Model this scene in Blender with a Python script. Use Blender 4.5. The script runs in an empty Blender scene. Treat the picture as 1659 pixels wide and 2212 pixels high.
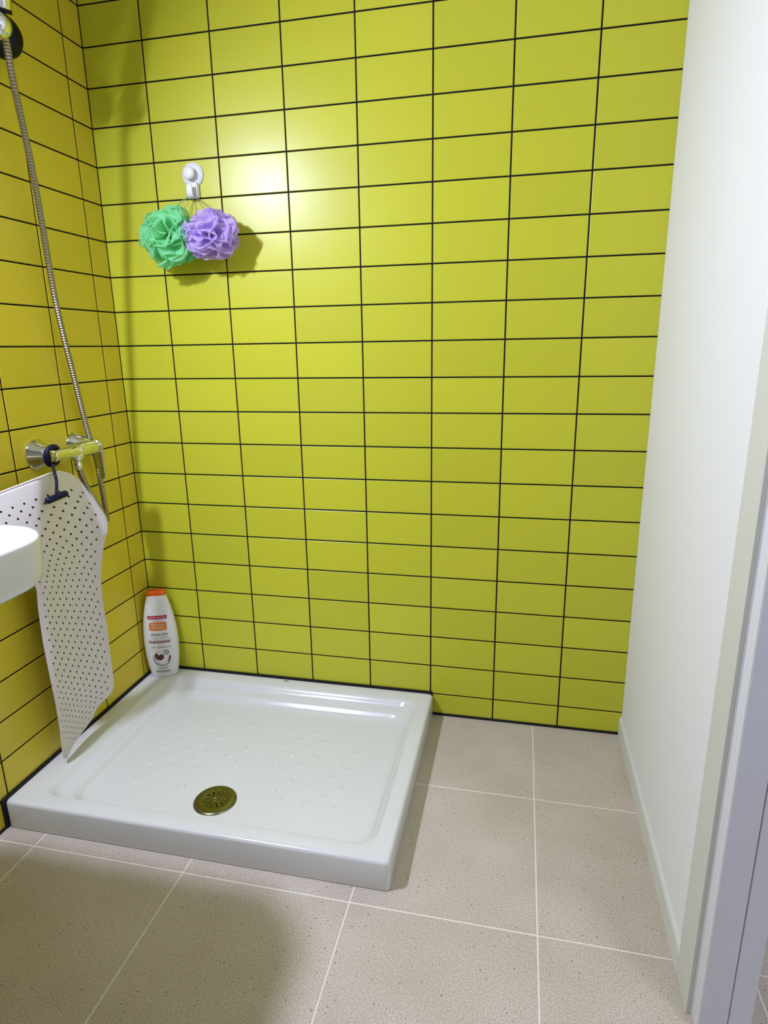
import bpy, bmesh, math, random
from mathutils import Vector, Matrix
random.seed(7)
S = bpy.context.scene
COL = S.collection
pi = math.pi

# ---------------------------------------------------------------- camera
cam_d = bpy.data.cameras.new('camera')
cam = bpy.data.objects.new('camera', cam_d)
COL.objects.link(cam)
cam_d.sensor_fit = 'HORIZONTAL'
cam_d.sensor_width = 36.0
cam_d.lens = 1335.56 * 36.0 / 1659.0
cam_d.clip_start = 0.02
right = Vector((0.977066604, 0.212353589, -0.015710040))
down = Vector((0.039913529, -0.255118922, -0.966085527))
fwd = Vector((-0.209159658, 0.943302862, -0.257743959))
m3 = Matrix((right, -down, -fwd)).transposed()
cam.matrix_world = Matrix.Translation((1.23223, -1.77545, 1.16332)) @ m3.to_4x4()
S.camera = cam

# ---------------------------------------------------------------- world, lights, exposure
W = bpy.data.worlds.new('world')
S.world = W
W.use_nodes = True
W.node_tree.nodes['Background'].inputs[0].default_value = (0.75, 0.8, 1.0, 1)
W.node_tree.nodes['Background'].inputs[1].default_value = 0.05
S.view_settings.view_transform = 'Standard'
S.view_settings.look = 'None'
S.view_settings.gamma = 1.0
S.view_settings.use_curve_mapping = False
S.view_settings.exposure = 0.0

def lamp_light(name, kind, loc, watts, colour, size, aim=None):
    d = bpy.data.lights.new(name, kind)
    d.energy = watts
    d.color = colour
    if kind == 'AREA':
        d.shape = 'DISK'
        d.size = size
    else:
        d.shadow_soft_size = size
    o = bpy.data.objects.new(name, d)
    o.location = loc
    if aim is not None:
        o.rotation_euler = Vector(aim).to_track_quat('-Z', 'Y').to_euler()
    COL.objects.link(o)
    return o

LAMP = Vector((0.085, -1.11, 1.870))      # diffuser of the wall lamp above the washbasin
AIM = Vector((1.0, 0.12, -0.95)).normalized()
HALL = Vector((2.45, -1.95, 2.24))      # ceiling lamp in the hall outside the door
lamp_light('wall_lamp_light', 'AREA', LAMP + AIM * 0.004, 36.0, (0.66, 0.71, 1.0), 0.11, AIM)
lamp_light('hall_lamp_light', 'POINT', HALL, 125.0, (0.68, 0.74, 1.0), 0.16)

# ---------------------------------------------------------------- materials
def nt(name):
    m = bpy.data.materials.new(name)
    m.use_nodes = True
    return m, m.node_tree, m.node_tree.nodes['Principled BSDF']

def mat(name, col, rough=0.5, metal=0.0, spec=0.5, coat=0.0, emit=None, bump=None, sss=0.0):
    m, t, b = nt(name)
    b.inputs['Base Color'].default_value = (*col, 1)
    b.inputs['Roughness'].default_value = rough
    b.inputs['Metallic'].default_value = metal
    b.inputs['Specular IOR Level'].default_value = spec
    b.inputs['Coat Weight'].default_value = coat
    if emit:
        b.inputs['Emission Color'].default_value = (*emit[0], 1)
        b.inputs['Emission Strength'].default_value = emit[1]
    if bump:
        tc = t.nodes.new('ShaderNodeTexCoord')
        n = t.nodes.new('ShaderNodeTexNoise')
        n.inputs['Scale'].default_value = bump[0]
        n.inputs['Detail'].default_value = 3
        bp = t.nodes.new('ShaderNodeBump')
        bp.inputs['Strength'].default_value = bump[1]
        bp.inputs['Distance'].default_value = bump[2]
        t.links.new(tc.outputs['Object'], n.inputs['Vector'])
        t.links.new(n.outputs['Fac'], bp.inputs['Height'])
        t.links.new(bp.outputs['Normal'], b.inputs['Normal'])
    return m

def tile_mat(name, col):
    m, t, b = nt(name)
    oi = t.nodes.new('ShaderNodeObjectInfo')
    mr = t.nodes.new('ShaderNodeMapRange')
    mr.inputs['To Min'].default_value = 0.955
    mr.inputs['To Max'].default_value = 1.045
    t.links.new(oi.outputs['Random'], mr.inputs['Value'])
    hs = t.nodes.new('ShaderNodeHueSaturation')
    hs.inputs['Color'].default_value = (*col, 1)
    t.links.new(mr.outputs['Result'], hs.inputs['Value'])
    t.links.new(hs.outputs['Color'], b.inputs['Base Color'])
    b.inputs['Roughness'].default_value = 0.32
    b.inputs['Specular IOR Level'].default_value = 0.37
    g = t.nodes.new('ShaderNodeNewGeometry')
    n = t.nodes.new('ShaderNodeTexNoise')
    n.inputs['Scale'].default_value = 420
    n.inputs['Detail'].default_value = 2
    n2 = t.nodes.new('ShaderNodeTexNoise')
    n2.inputs['Scale'].default_value = 14
    ad = t.nodes.new('ShaderNodeMath'); ad.operation = 'MULTIPLY_ADD'
    ad.inputs[1].default_value = 5.0
    bp = t.nodes.new('ShaderNodeBump')
    bp.inputs['Strength'].default_value = 0.25
    bp.inputs['Distance'].default_value = 0.0002
    t.links.new(g.outputs['Position'], n.inputs['Vector'])
    t.links.new(g.outputs['Position'], n2.inputs['Vector'])
    t.links.new(n2.outputs['Fac'], ad.inputs[0])
    t.links.new(n.outputs['Fac'], ad.inputs[2])
    t.links.new(ad.outputs['Value'], bp.inputs['Height'])
    t.links.new(bp.outputs['Normal'], b.inputs['Normal'])
    return m

def floor_mat():
    m, t, b = nt('speckled_floor_tile')
    g = t.nodes.new('ShaderNodeNewGeometry')
    def noise(scale, detail=2):
        n = t.nodes.new('ShaderNodeTexNoise')
        n.inputs['Scale'].default_value = scale
        n.inputs['Detail'].default_value = detail
        t.links.new(g.outputs['Position'], n.inputs['Vector'])
        return n
    n1 = noise(310, 4)
    r1 = t.nodes.new('ShaderNodeValToRGB')
    r1.color_ramp.elements[0].position = 0.32
    r1.color_ramp.elements[0].color = (0.42, 0.365, 0.285, 1)
    r1.color_ramp.elements[1].position = 0.64
    r1.color_ramp.elements[1].color = (0.675, 0.595, 0.485, 1)
    t.links.new(n1.outputs['Fac'], r1.inputs['Fac'])
    n3 = noise(7, 4)
    r3 = t.nodes.new('ShaderNodeValToRGB')
    r3.color_ramp.elements[0].position = 0.3
    r3.color_ramp.elements[0].color = (0.90, 0.89, 0.86, 1)
    r3.color_ramp.elements[1].position = 0.7
    r3.color_ramp.elements[1].color = (1, 1, 1, 1)
    t.links.new(n3.outputs['Fac'], r3.inputs['Fac'])
    mx = t.nodes.new('ShaderNodeMix'); mx.data_type = 'RGBA'; mx.blend_type = 'MULTIPLY'
    mx.inputs['Factor'].default_value = 1
    t.links.new(r1.outputs['Color'], mx.inputs[6])
    t.links.new(r3.outputs['Color'], mx.inputs[7])
    v = t.nodes.new('ShaderNodeTexVoronoi')
    v.inputs['Scale'].default_value = 75
    t.links.new(g.outputs['Position'], v.inputs['Vector'])
    sep = t.nodes.new('ShaderNodeSeparateColor')
    t.links.new(v.outputs['Color'], sep.inputs['Color'])
    rad = t.nodes.new('ShaderNodeMath'); rad.operation = 'MULTIPLY'
    rad.inputs[1].default_value = 0.15
    t.links.new(sep.outputs[0], rad.inputs[0])
    ls = t.nodes.new('ShaderNodeMath'); ls.operation = 'LESS_THAN'
    t.links.new(v.outputs['Distance'], ls.inputs[0])
    t.links.new(rad.outputs[0], ls.inputs[1])
    mul = t.nodes.new('ShaderNodeMath'); mul.operation = 'MULTIPLY'
    mul.inputs[1].default_value = 0.75
    t.links.new(ls.outputs[0], mul.inputs[0])
    mx2 = t.nodes.new('ShaderNodeMix'); mx2.data_type = 'RGBA'
    t.links.new(mul.outputs[0], mx2.inputs['Factor'])
    t.links.new(mx.outputs[2], mx2.inputs[6])
    mx2.inputs[7].default_value = (0.17, 0.14, 0.10, 1)
    t.links.new(mx2.outputs[2], b.inputs['Base Color'])
    b.inputs['Roughness'].default_value = 0.5
    b.inputs['Specular IOR Level'].default_value = 0.3
    return m

def net_mat(name, col):
    m, t, b = nt(name)
    b.inputs['Base Color'].default_value = (*col, 1)
    b.inputs['Roughness'].default_value = 0.7
    b.inputs['Specular IOR Level'].default_value = 0.2
    tr = t.nodes.new('ShaderNodeBsdfTranslucent')
    tr.inputs['Color'].default_value = (*col, 1)
    tp = t.nodes.new('ShaderNodeBsdfTransparent')
    m1 = t.nodes.new('ShaderNodeMixShader'); m1.inputs[0].default_value = 0.42
    m2 = t.nodes.new('ShaderNodeMixShader'); m2.inputs[0].default_value = 0.22
    out = t.nodes['Material Output']
    t.links.new(b.outputs[0], m1.inputs[1]); t.links.new(tr.outputs[0], m1.inputs[2])
    t.links.new(m1.outputs[0], m2.inputs[1]); t.links.new(tp.outputs[0], m2.inputs[2])
    t.links.new(m2.outputs[0], out.inputs[0])
    return m

def mat_holes():
    m, t, b = nt('perforated_rubber')
    b.inputs['Base Color'].default_value = (0.71, 0.655, 0.61, 1)
    b.inputs['Roughness'].default_value = 0.5
    b.inputs['Specular IOR Level'].default_value = 0.3
    uv = t.nodes.new('ShaderNodeUVMap')
    def latt(off):
        a = t.nodes.new('ShaderNodeVectorMath'); a.operation = 'MULTIPLY_ADD'
        a.inputs[1].default_value = (1 / 0.035, 1 / 0.035, 0)
        a.inputs[2].default_value = (off, off, 0)
        t.links.new(uv.outputs[0], a.inputs[0])
        f = t.nodes.new('ShaderNodeVectorMath'); f.operation = 'FRACTION'
        t.links.new(a.outputs[0], f.inputs[0])
        s = t.nodes.new('ShaderNodeVectorMath'); s.operation = 'SUBTRACT'
        s.inputs[1].default_value = (0.5, 0.5, 0)
        t.links.new(f.outputs[0], s.inputs[0])
        l = t.nodes.new('ShaderNodeVectorMath'); l.operation = 'LENGTH'
        t.links.new(s.outputs[0], l.inputs[0])
        return l.outputs['Value']
    mn = t.nodes.new('ShaderNodeMath'); mn.operation = 'MINIMUM'
    t.links.new(latt(0.0), mn.inputs[0]); t.links.new(latt(0.5), mn.inputs[1])
    ls = t.nodes.new('ShaderNodeMath'); ls.operation = 'LESS_THAN'
    ls.inputs[1].default_value = 0.098
    t.links.new(mn.outputs[0], ls.inputs[0])
    # keep a solid border round the sheet
    sx = t.nodes.new('ShaderNodeSeparateXYZ'); t.links.new(uv.outputs[0], sx.inputs[0])
    def cmp(sock, lo, hi):
        a = t.nodes.new('ShaderNodeMath'); a.operation = 'GREATER_THAN'; a.inputs[1].default_value = lo
        c = t.nodes.new('ShaderNodeMath'); c.operation = 'LESS_THAN'; c.inputs[1].default_value = hi
        d = t.nodes.new('ShaderNodeMath'); d.operation = 'MULTIPLY'
        t.links.new(sock, a.inputs[0]); t.links.new(sock, c.inputs[0])
        t.links.new(a.outputs[0], d.inputs[0]); t.links.new(c.outputs[0], d.inputs[1])
        return d.outputs[0]
    p = t.nodes.new('ShaderNodeMath'); p.operation = 'MULTIPLY'
    t.links.new(cmp(sx.outputs[0], 0.02, 0.345), p.inputs[0]); t.links.new(cmp(sx.outputs[1], 0.045, 0.80), p.inputs[1])
    q = t.nodes.new('ShaderNodeMath'); q.operation = 'MULTIPLY'
    t.links.new(ls.outputs[0], q.inputs[0]); t.links.new(p.outputs[0], q.inputs[1])
    tp = t.nodes.new('ShaderNodeBsdfTransparent'); tp.inputs[0].default_value = (0.35, 0.35, 0.35, 1)  # grey tint paints the shade behind the mat into its holes
    mx = t.nodes.new('ShaderNodeMixShader')
    t.links.new(q.outputs[0], mx.inputs[0]); t.links.new(b.outputs[0], mx.inputs[1]); t.links.new(tp.outputs[0], mx.inputs[2])
    t.links.new(mx.outputs[0], t.nodes['Material Output'].inputs[0])
    return m

LIME = tile_mat('lime_glazed_tile', (0.565, 0.570, 0.034))
MUSTARD = tile_mat('mustard_glazed_tile', (0.66, 0.535, 0.034))
GROUT = mat('black_grout', (0.006, 0.005, 0.008), 0.8, spec=0.2)
SEAL = mat('black_sealant', (0.006, 0.006, 0.008), 0.5, spec=0.3)
PAINT = mat('white_wall_paint', (0.80, 0.80, 0.78), 0.6, spec=0.3, bump=(160, 0.15, 0.0006))
BEHIND = mat('dark_unseen_wall', (0.17, 0.17, 0.13), 0.6, spec=0.3)  # unseen wall, toned dark to cut light bounced onto the tray front
CEIL = mat('ceiling_paint', (0.82, 0.82, 0.80), 0.7, spec=0.2)
JAMB = mat('hall_lit_jamb_paint', (0.64, 0.64, 0.675), 0.4, spec=0.4)  # lilac hall light and shade put into the frame paint's colour
CASING = mat('putty_white_casing_paint', (0.63, 0.63, 0.55), 0.45, spec=0.4)
SKIRT = mat('skirting_paint', (0.68, 0.68, 0.61), 0.45, spec=0.4)
FRAME = mat('door_frame_paint', (0.72, 0.72, 0.70), 0.4, spec=0.4)
FLOOR = floor_mat()
FGROUT = mat('pale_floor_grout', (0.80, 0.73, 0.62), 0.8, spec=0.2)
CERAMIC = mat('white_ceramic', (0.74, 0.74, 0.71), 0.16, spec=0.5, coat=0.3)
ACRYL = mat('off_white_ceramic_tray', (0.70, 0.70, 0.66), 0.18, spec=0.5)
CHROME = mat('chrome', (0.78, 0.78, 0.78), 0.06, 1.0)
STEEL = mat('dull_chrome', (0.62, 0.61, 0.58), 0.22, 1.0)
HOSE = mat('ribbed_steel_hose', (0.34, 0.30, 0.23), 0.30, 1.0)  # brownish tone stands in for reflections on the steel
BLACKP = mat('black_plastic', (0.004, 0.004, 0.005), 0.35, spec=0.2)
DARK = mat('painted_void_shade', (0.004, 0.004, 0.004), 0.9, spec=0.0)  # black that stands in for shade inside the drain
NAVY = mat('navy_plastic', (0.003, 0.003, 0.026), 0.5, spec=0.25)
WPLAST = mat('white_plastic', (0.80, 0.80, 0.82), 0.28)
BOTTLE = mat('white_bottle_plastic', (0.78, 0.77, 0.74), 0.35)
ORANGE = mat('orange_cap_plastic', (0.80, 0.115, 0.006), 0.4)
P_ORANGE = mat('orange_print', (0.72, 0.20, 0.03), 0.45)
P_CRIMSON = mat('crimson_print', (0.42, 0.02, 0.07), 0.45)
P_MAROON = mat('maroon_print', (0.09, 0.008, 0.025), 0.5)
P_PALEPINK = mat('pale_pink_print', (0.70, 0.57, 0.57), 0.5)
P_CREAM = mat('cream_print', (0.85, 0.62, 0.42), 0.5)
P_GREY = mat('grey_print', (0.16, 0.16, 0.17), 0.5)
P_LGREY = mat('light_grey_print', (0.38, 0.39, 0.39), 0.5)
P_BROWN = mat('brown_print', (0.09, 0.025, 0.012), 0.5)
P_WHITE = mat('white_print', (0.80, 0.79, 0.77), 0.45)
P_ROSE = mat('rose_grey_print', (0.45, 0.33, 0.31), 0.5)
GREENNET = net_mat('green_netting', (0.36, 0.88, 0.47))
LILACNET = net_mat('lilac_netting', (0.74, 0.58, 0.95))
GREENSTR = net_mat('green_string', (0.45, 0.72, 0.45))
LILACSTR = net_mat('lilac_string', (0.50, 0.46, 0.50))
RUBBER = mat_holes()
RIMRUB = mat('solid_rubber_rim', (0.71, 0.655, 0.62), 0.5, spec=0.3)
GLOW = mat('glowing_bulb_glass', (0.9, 0.9, 0.9), 0.3, emit=((1.0, 0.93, 0.8), 6.0))

# ---------------------------------------------------------------- helpers
def link(name, me, m=None, parent=None, smooth=False):
    if m is not None and not me.materials:
        me.materials.append(m)
    if smooth:
        me.polygons.foreach_set('use_smooth', [True] * len(me.polygons))
    o = bpy.data.objects.new(name, me)
    COL.objects.link(o)
    if parent is not None:
        o.parent = parent
    return o

def pd(name, v, f):
    me = bpy.data.meshes.new(name)
    me.from_pydata([tuple(p) for p in v], [], f)
    me.update()
    return me

def tag(o, label, cat, group=None):
    o['label'] = label
    o['category'] = cat
    if group:
        o['group'] = group
    return o

def struct(o, label=None, cat=None):
    o['kind'] = 'structure'
    if label:
        o['label'] = label
    if cat:
        o['category'] = cat
    return o

def empty(name, loc=(0, 0, 0)):
    o = bpy.data.objects.new(name, None)
    o.empty_display_size = 0.05
    o.location = loc
    COL.objects.link(o)
    return o

def child_at(o, parent):
    """parent keeping the world coordinates the mesh was written in"""
    o.parent = parent
    o.location = -Vector(parent.location)
    return o

def box_me(name, lo, hi, bev=0.0, seg=2):
    bm = bmesh.new()
    bmesh.ops.create_cube(bm, size=1)
    lo, hi = Vector(lo), Vector(hi)
    for v in bm.verts:
        v.co = Vector([lo[k] + (v.co[k] + 0.5) * (hi[k] - lo[k]) for k in range(3)])
    if bev > 0:
        bmesh.ops.bevel(bm, geom=list(bm.edges), offset=bev, segments=seg, affect='EDGES', profile=0.5)
    bmesh.ops.recalc_face_normals(bm, faces=bm.faces)
    me = bpy.data.meshes.new(name)
    bm.to_mesh(me); bm.free()
    return me

def lathe(name, prof, origin, axis, seg=40, closed=True):
    """prof = [(radius, distance along axis)], spun round axis through origin"""
    a = Vector(axis).normalized()
    e1 = a.orthogonal().normalized(); e2 = a.cross(e1)
    o = Vector(origin)
    v, f = [], []
    for r, h in prof:
        for k in range(seg):
            t = 2 * pi * k / seg
            v.append(o + a * h + (e1 * math.cos(t) + e2 * math.sin(t)) * r)
    for i in range(len(prof) - 1):
        for k in range(seg):
            k2 = (k + 1) % seg
            f.append((i * seg + k, i * seg + k2, (i + 1) * seg + k2, (i + 1) * seg + k))
    if closed:
        f.append(tuple(reversed(range(seg))))
        f.append(tuple((len(prof) - 1) * seg + k for k in range(seg)))
    return pd(name, v, f)

def catmull(P, n):
    P = [Vector(p) for p in P]
    Q = [2 * P[0] - P[1]] + P + [2 * P[-1] - P[-2]]
    out = []
    for i in range(len(P) - 1):
        p0, p1, p2, p3 = Q[i:i + 4]
        for k in range(n):
            t = k / n
            out.append(0.5 * ((2 * p1) + (-p0 + p2) * t + (2 * p0 - 5 * p1 + 4 * p2 - p3) * t * t + (-p0 + 3 * p1 - 3 * p2 + p3) * t ** 3))
    out.append(P[-1])
    return out

def by_length(P, step):
    d = [0]
    for a, b in zip(P, P[1:]):
        d.append(d[-1] + (b - a).length)
    n = max(2, int(d[-1] / step))
    out, j = [], 0
    for i in range(n + 1):
        s = d[-1] * i / n
        while j < len(P) - 2 and d[j + 1] < s:
            j += 1
        t = (s - d[j]) / max(1e-9, d[j + 1] - d[j])
        out.append(P[j].lerp(P[j + 1], t))
    return out

def tube(name, P, rad, seg=10):
    """rad: number or function of ring index"""
    v, f = [], []
    up = None
    for i, p in enumerate(P):
        t = (P[min(i + 1, len(P) - 1)] - P[max(i - 1, 0)]).normalized()
        if up is None:
            up = t.orthogonal().normalized()
        up = (up - t * up.dot(t)).normalized()
        w = t.cross(up)
        r = rad(i) if callable(rad) else rad
        for k in range(seg):
            a = 2 * pi * k / seg
            v.append(p + (up * math.cos(a) + w * math.sin(a)) * r)
    for i in range(len(P) - 1):
        for k in range(seg):
            k2 = (k + 1) % seg
            f.append((i * seg + k, i * seg + k2, (i + 1) * seg + k2, (i + 1) * seg + k))
    f.append(tuple(reversed(range(seg))))
    f.append(tuple((len(P) - 1) * seg + k for k in range(seg)))
    return pd(name, v, f)

def rrect(xl, xr, yb, yf, r, z, n=10, m=8):
    """rounded rectangle loop, counter-clockwise from the front-left corner; yb is the far side"""
    pts = []
    cs = [((xl + r, yf + r), pi), ((xr - r, yf + r), 1.5 * pi), ((xr - r, yb - r), 0), ((xl + r, yb - r), 0.5 * pi)]
    arcs = [[(c[0] + r * math.cos(a + k / n * pi / 2), c[1] + r * math.sin(a + k / n * pi / 2)) for k in range(n + 1)] for c, a in cs]
    for i in range(4):
        pts += arcs[i]
        a, b = arcs[i][-1], arcs[(i + 1) % 4][0]
        pts += [(a[0] + (b[0] - a[0]) * k / m, a[1] + (b[1] - a[1]) * k / m) for k in range(1, m)]
    return [Vector((x, y, z)) for x, y in pts]

def loft(loops, cap_first=True, cap_last=True):
    n = len(loops[0])
    v = [p for l in loops for p in l]
    f = []
    for i in range(len(loops) - 1):
        for k in range(n):
            k2 = (k + 1) % n
            f.append((i * n + k, i * n + k2, (i + 1) * n + k2, (i + 1) * n + k))
    if cap_first:
        f.append(tuple(reversed(range(n))))
    if cap_last:
        f.append(tuple((len(loops) - 1) * n + k for k in range(n)))
    return v, f

# ================================================================ THE ROOM
ROW, ZTOP = 0.100332, 2.081501
CEIL_Z = 2.384
RX = 1.5715            # face of the white wall
Y0 = -2.15             # wall behind the camera
REC = 0.0018           # grout lies this much behind the tile faces
GAP = 0.0042

def tile_mesh(w, h, t=REC, b=0.0011):
    """tile in its own frame: width along x, height along z, face towards -y"""
    w2, h2 = w / 2, h / 2
    v = [(-w2, t, -h2), (w2, t, -h2), (w2, t, h2), (-w2, t, h2),
         (-w2, b * 0.6, -h2), (w2, b * 0.6, -h2), (w2, b * 0.6, h2), (-w2, b * 0.6, h2),
         (-w2 + b, 0, -h2 + b), (w2 - b, 0, -h2 + b), (w2 - b, 0, h2 - b), (-w2 + b, 0, h2 - b)]
    f = [(8, 9, 10, 11)]
    for a in (0, 4):
        for k in range(4):
            k2 = (k + 1) % 4
            f.append((a + k, a + k2, a + 4 + k2, a + 4 + k))
    return pd('tile', v, f)

_cache = {}
def tile(w, h, m, parent, loc, rz, jitter=0.0014):
    key = (round(w, 4), round(h, 4), m.name)
    if key not in _cache:
        me = tile_mesh(w, h); me.materials.append(m); _cache[key] = me
    o = bpy.data.objects.new('tile', _cache[key])
    COL.objects.link(o)
    o.parent = parent
    o.location = loc
    o.rotation_euler = (random.uniform(-jitter, jitter), 0, rz + random.uniform(-jitter, jitter) * 0.6)
    return o

zl = [0.0] + [ZTOP - ROW * r for r in range(20, -4, -1)]

wb = link('wall_back', box_me('wall_back', (-0.10, REC, -0.10), (1.75, 0.10, CEIL_Z)), GROUT)
struct(wb, 'back wall clad in lime green glazed tiles with black joints', 'wall')
xs = [0.0] + [0.18344 + 0.2 * k for k in range(7)] + [RX]
for i in range(len(xs) - 1):
    for j in range(len(zl) - 1):
        a, b, c, d = xs[i] + GAP / 2, xs[i + 1] - GAP / 2, zl[j] + GAP / 2, zl[j + 1] - GAP / 2
        if i == 0: a = xs[0] + 0.001
        if i == len(xs) - 2: b = RX
        if j == 0: c = 0.005
        tile(b - a, d - c, LIME, wb, ((a + b) / 2, 0, (c + d) / 2), 0)

wl = link('wall_left', box_me('wall_left', (-0.10, Y0, -0.10), (-REC, 0.0018, CEIL_Z)), GROUT)
struct(wl, 'left wall clad in mustard yellow glazed tiles with black joints', 'wall')
ys = [0.0] + [-0.07978 - 0.2 * k for k in range(11)] + [Y0]
for i in range(len(ys) - 1):
    for j in range(len(zl) - 1):
        a, b, c, d = ys[i] - GAP / 2, ys[i + 1] + GAP / 2, zl[j] + GAP / 2, zl[j + 1] - GAP / 2
        if i == 0: a = -0.0012
        if j == 0: c = 0.005
        if a - b < 0.02: continue
        tile(a - b, d - c, MUSTARD, wl, (0, (a + b) / 2, (c + d) / 2), pi / 2)

# floor: speckled 40 cm tiles with pale joints, running on into the hall
fl = link('floor', box_me('floor', (-0.10, -3.2, -0.10), (3.3, 0.10, -0.0009)), FGROUT)
struct(fl, 'beige speckled tile floor with thin pale joints', 'floor')
fx = [0.0, 0.1145, 0.5135, 0.9115, 1.3085, 1.7065, 2.105, 2.503, 2.901, 3.3]
fy = [0.0, -0.3395, -0.7405, -1.139, -1.538, -1.937, -2.336, -2.735, -3.134]
FG = 0.0034
for i in range(len(fx) - 1):
    for j in range(len(fy) - 1):
        w, h = fx[i + 1] - fx[i] - FG, fy[j] - fy[j + 1] - FG
        key = ('floor', round(w, 4), round(h, 4))
        if key not in _cache:
            b = 0.0008
            v = [(-w / 2, -h / 2, -0.0009), (w / 2, -h / 2, -0.0009), (w / 2, h / 2, -0.0009), (-w / 2, h / 2, -0.0009),
                 (-w / 2 + b, -h / 2 + b, 0), (w / 2 - b, -h / 2 + b, 0), (w / 2 - b, h / 2 - b, 0), (-w / 2 + b, h / 2 - b, 0)]
            f = [(4, 5, 6, 7)] + [(k, (k + 1) % 4, 4 + (k + 1) % 4, 4 + k) for k in range(4)]
            me = pd('floor_tile', v, f); me.materials.append(FLOOR); _cache[key] = me
        o = bpy.data.objects.new('floor_tile', _cache[key])
        COL.objects.link(o); o.parent = fl
        o.location = ((fx[i] + fx[i + 1]) / 2, (fy[j] + fy[j + 1]) / 2, 0)

# white painted wall on the right with the doorway in it
WT = 1.650                              # hall side of that wall
DY0, DY1, DZ = -0.875, -1.475, 2.03     # clear door opening, unseen near side moved in to trim the hall light
def wall_right():
    bm = bmesh.new()
    def bx(lo, hi):
        me = box_me('x', lo, hi); bm.from_mesh(me); bpy.data.meshes.remove(me)
    bx((RX, -0.845, 0), (WT, 0.0018, CEIL_Z))
    bx((RX, Y0, 0), (WT, DY1 - 0.03, CEIL_Z))
    bx((RX, DY1 - 0.03, DZ + 0.03), (WT, -0.845, CEIL_Z))
    me = bpy.data.meshes.new('wall_right'); bm.to_mesh(me); bm.free()
    return me
struct(link('wall_right', wall_right(), PAINT), 'plain white painted wall beside the doorway', 'wall')
struct(link('wall_front', box_me('wall_front', (-0.10, Y0 - 0.10, 0), (WT, Y0, CEIL_Z)), BEHIND), 'unseen wall behind the viewer, dark grey green to cut bounce light', 'wall')
struct(link('ceiling', box_me('ceiling', (-0.10, -3.2, CEIL_Z), (3.3, 0.10, CEIL_Z + 0.10)), CEIL), 'white ceiling', 'ceiling')
struct(link('wall_hall', box_me('wall_hall', (3.2, -3.2, 0), (3.3, 0.10, CEIL_Z)), PAINT), 'white hall wall facing the doorway', 'wall')
struct(link('wall_hall_end', box_me('wall_hall_end', (1.65, 0.0, 0), (3.2, 0.10, CEIL_Z)), PAINT), 'white wall closing the hall', 'wall')
struct(link('wall_hall_near', box_me('wall_hall_near', (1.65, -3.3, 0), (3.2, -3.2, CEIL_Z)), PAINT), 'white wall at the near end of the hall', 'wall')

# skirting along the white wall
sk = [(RX, 0.0), (1.5645, 0.0), (1.5640, 0.048), (1.5650, 0.055), (1.5680, 0.0590), (RX, 0.0600)]
v, f = [], []
for y in (-0.0005, -0.772):
    v += [(x, y, z) for x, z in sk]
n = len(sk)
f = [(k, (k + 1) % n, n + (k + 1) % n, n + k) for k in range(n)] + [tuple(range(n)), tuple(reversed(range(n, 2 * n)))]
me = pd('baseboard_right', v, f)
bm = bmesh.new(); bm.from_mesh(me); bmesh.ops.recalc_face_normals(bm, faces=bm.faces); bm.to_mesh(me); bm.free()
struct(link('baseboard_right', me, SKIRT), 'low off-white skirting at the foot of the white wall', 'skirting')

# door frame: casing, jamb boards, head
dr = empty('door_1', (RX, -0.86, 0)); struct(dr, 'white painted door frame at the right edge', 'door frame')
def dpart(name, lo, hi, m_, bev=0.0012):
    o = link(name, box_me(name, lo, hi, bev), m_); child_at(o, dr); return o
dpart('casing', (1.5640, -0.8445, 0), (RX, -0.772, DZ + 0.105), CASING)
dpart('jamb_edge', (1.5745, DY0 + 0.0005, 0), (1.5775, -0.8445, DZ + 0.03), FRAME, 0.0006)
dpart('jamb', (1.5765, DY0, 0), (1.6200, -0.8445, DZ + 0.03), JAMB, 0.0004)
dpart('jamb', (1.6215, DY0 + 0.0005, 0), (1.6570, -0.8445, DZ + 0.03), JAMB)
dpart('casing', (1.5640, DY1 - 0.105, 0), (RX, DY1 - 0.030, DZ + 0.105), CASING)
dpart('jamb', (1.5755, DY1 - 0.030, 0), (1.6570, DY1, DZ + 0.03), JAMB)
dpart('casing', (1.5640, DY1 - 0.030, DZ + 0.030), (RX, -0.8445, DZ + 0.105), CASING)
dpart('head', (1.5755, DY1, DZ), (1.6570, DY0, DZ + 0.03), JAMB)

# black sealant along the foot of the tiles and round the tray
for k, (lo, hi) in enumerate([((0.0, -0.0065, 0.070), (0.990, 0.0010, 0.0835)),
                              ((-0.001, -0.700, 0.070), (0.0065, 0.0, 0.0840)),
                              ((-0.001, -0.7060, 0.0), (0.0070, -0.6960, 0.0830)),
                              ((0.9840, -0.0040, 0.0), (0.9900, 0.0010, 0.0830)),
                              ((0.990, -0.0045, -0.0005), (1.5645, 0.0010, 0.0075)),
                              ((-0.001, Y0, -0.0005), (0.0045, -0.700, 0.0070))]):
    struct(link('trim_%d' % (k + 1), box_me('trim', lo, hi, 0.0018, 2), SEAL), None, None)

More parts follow.
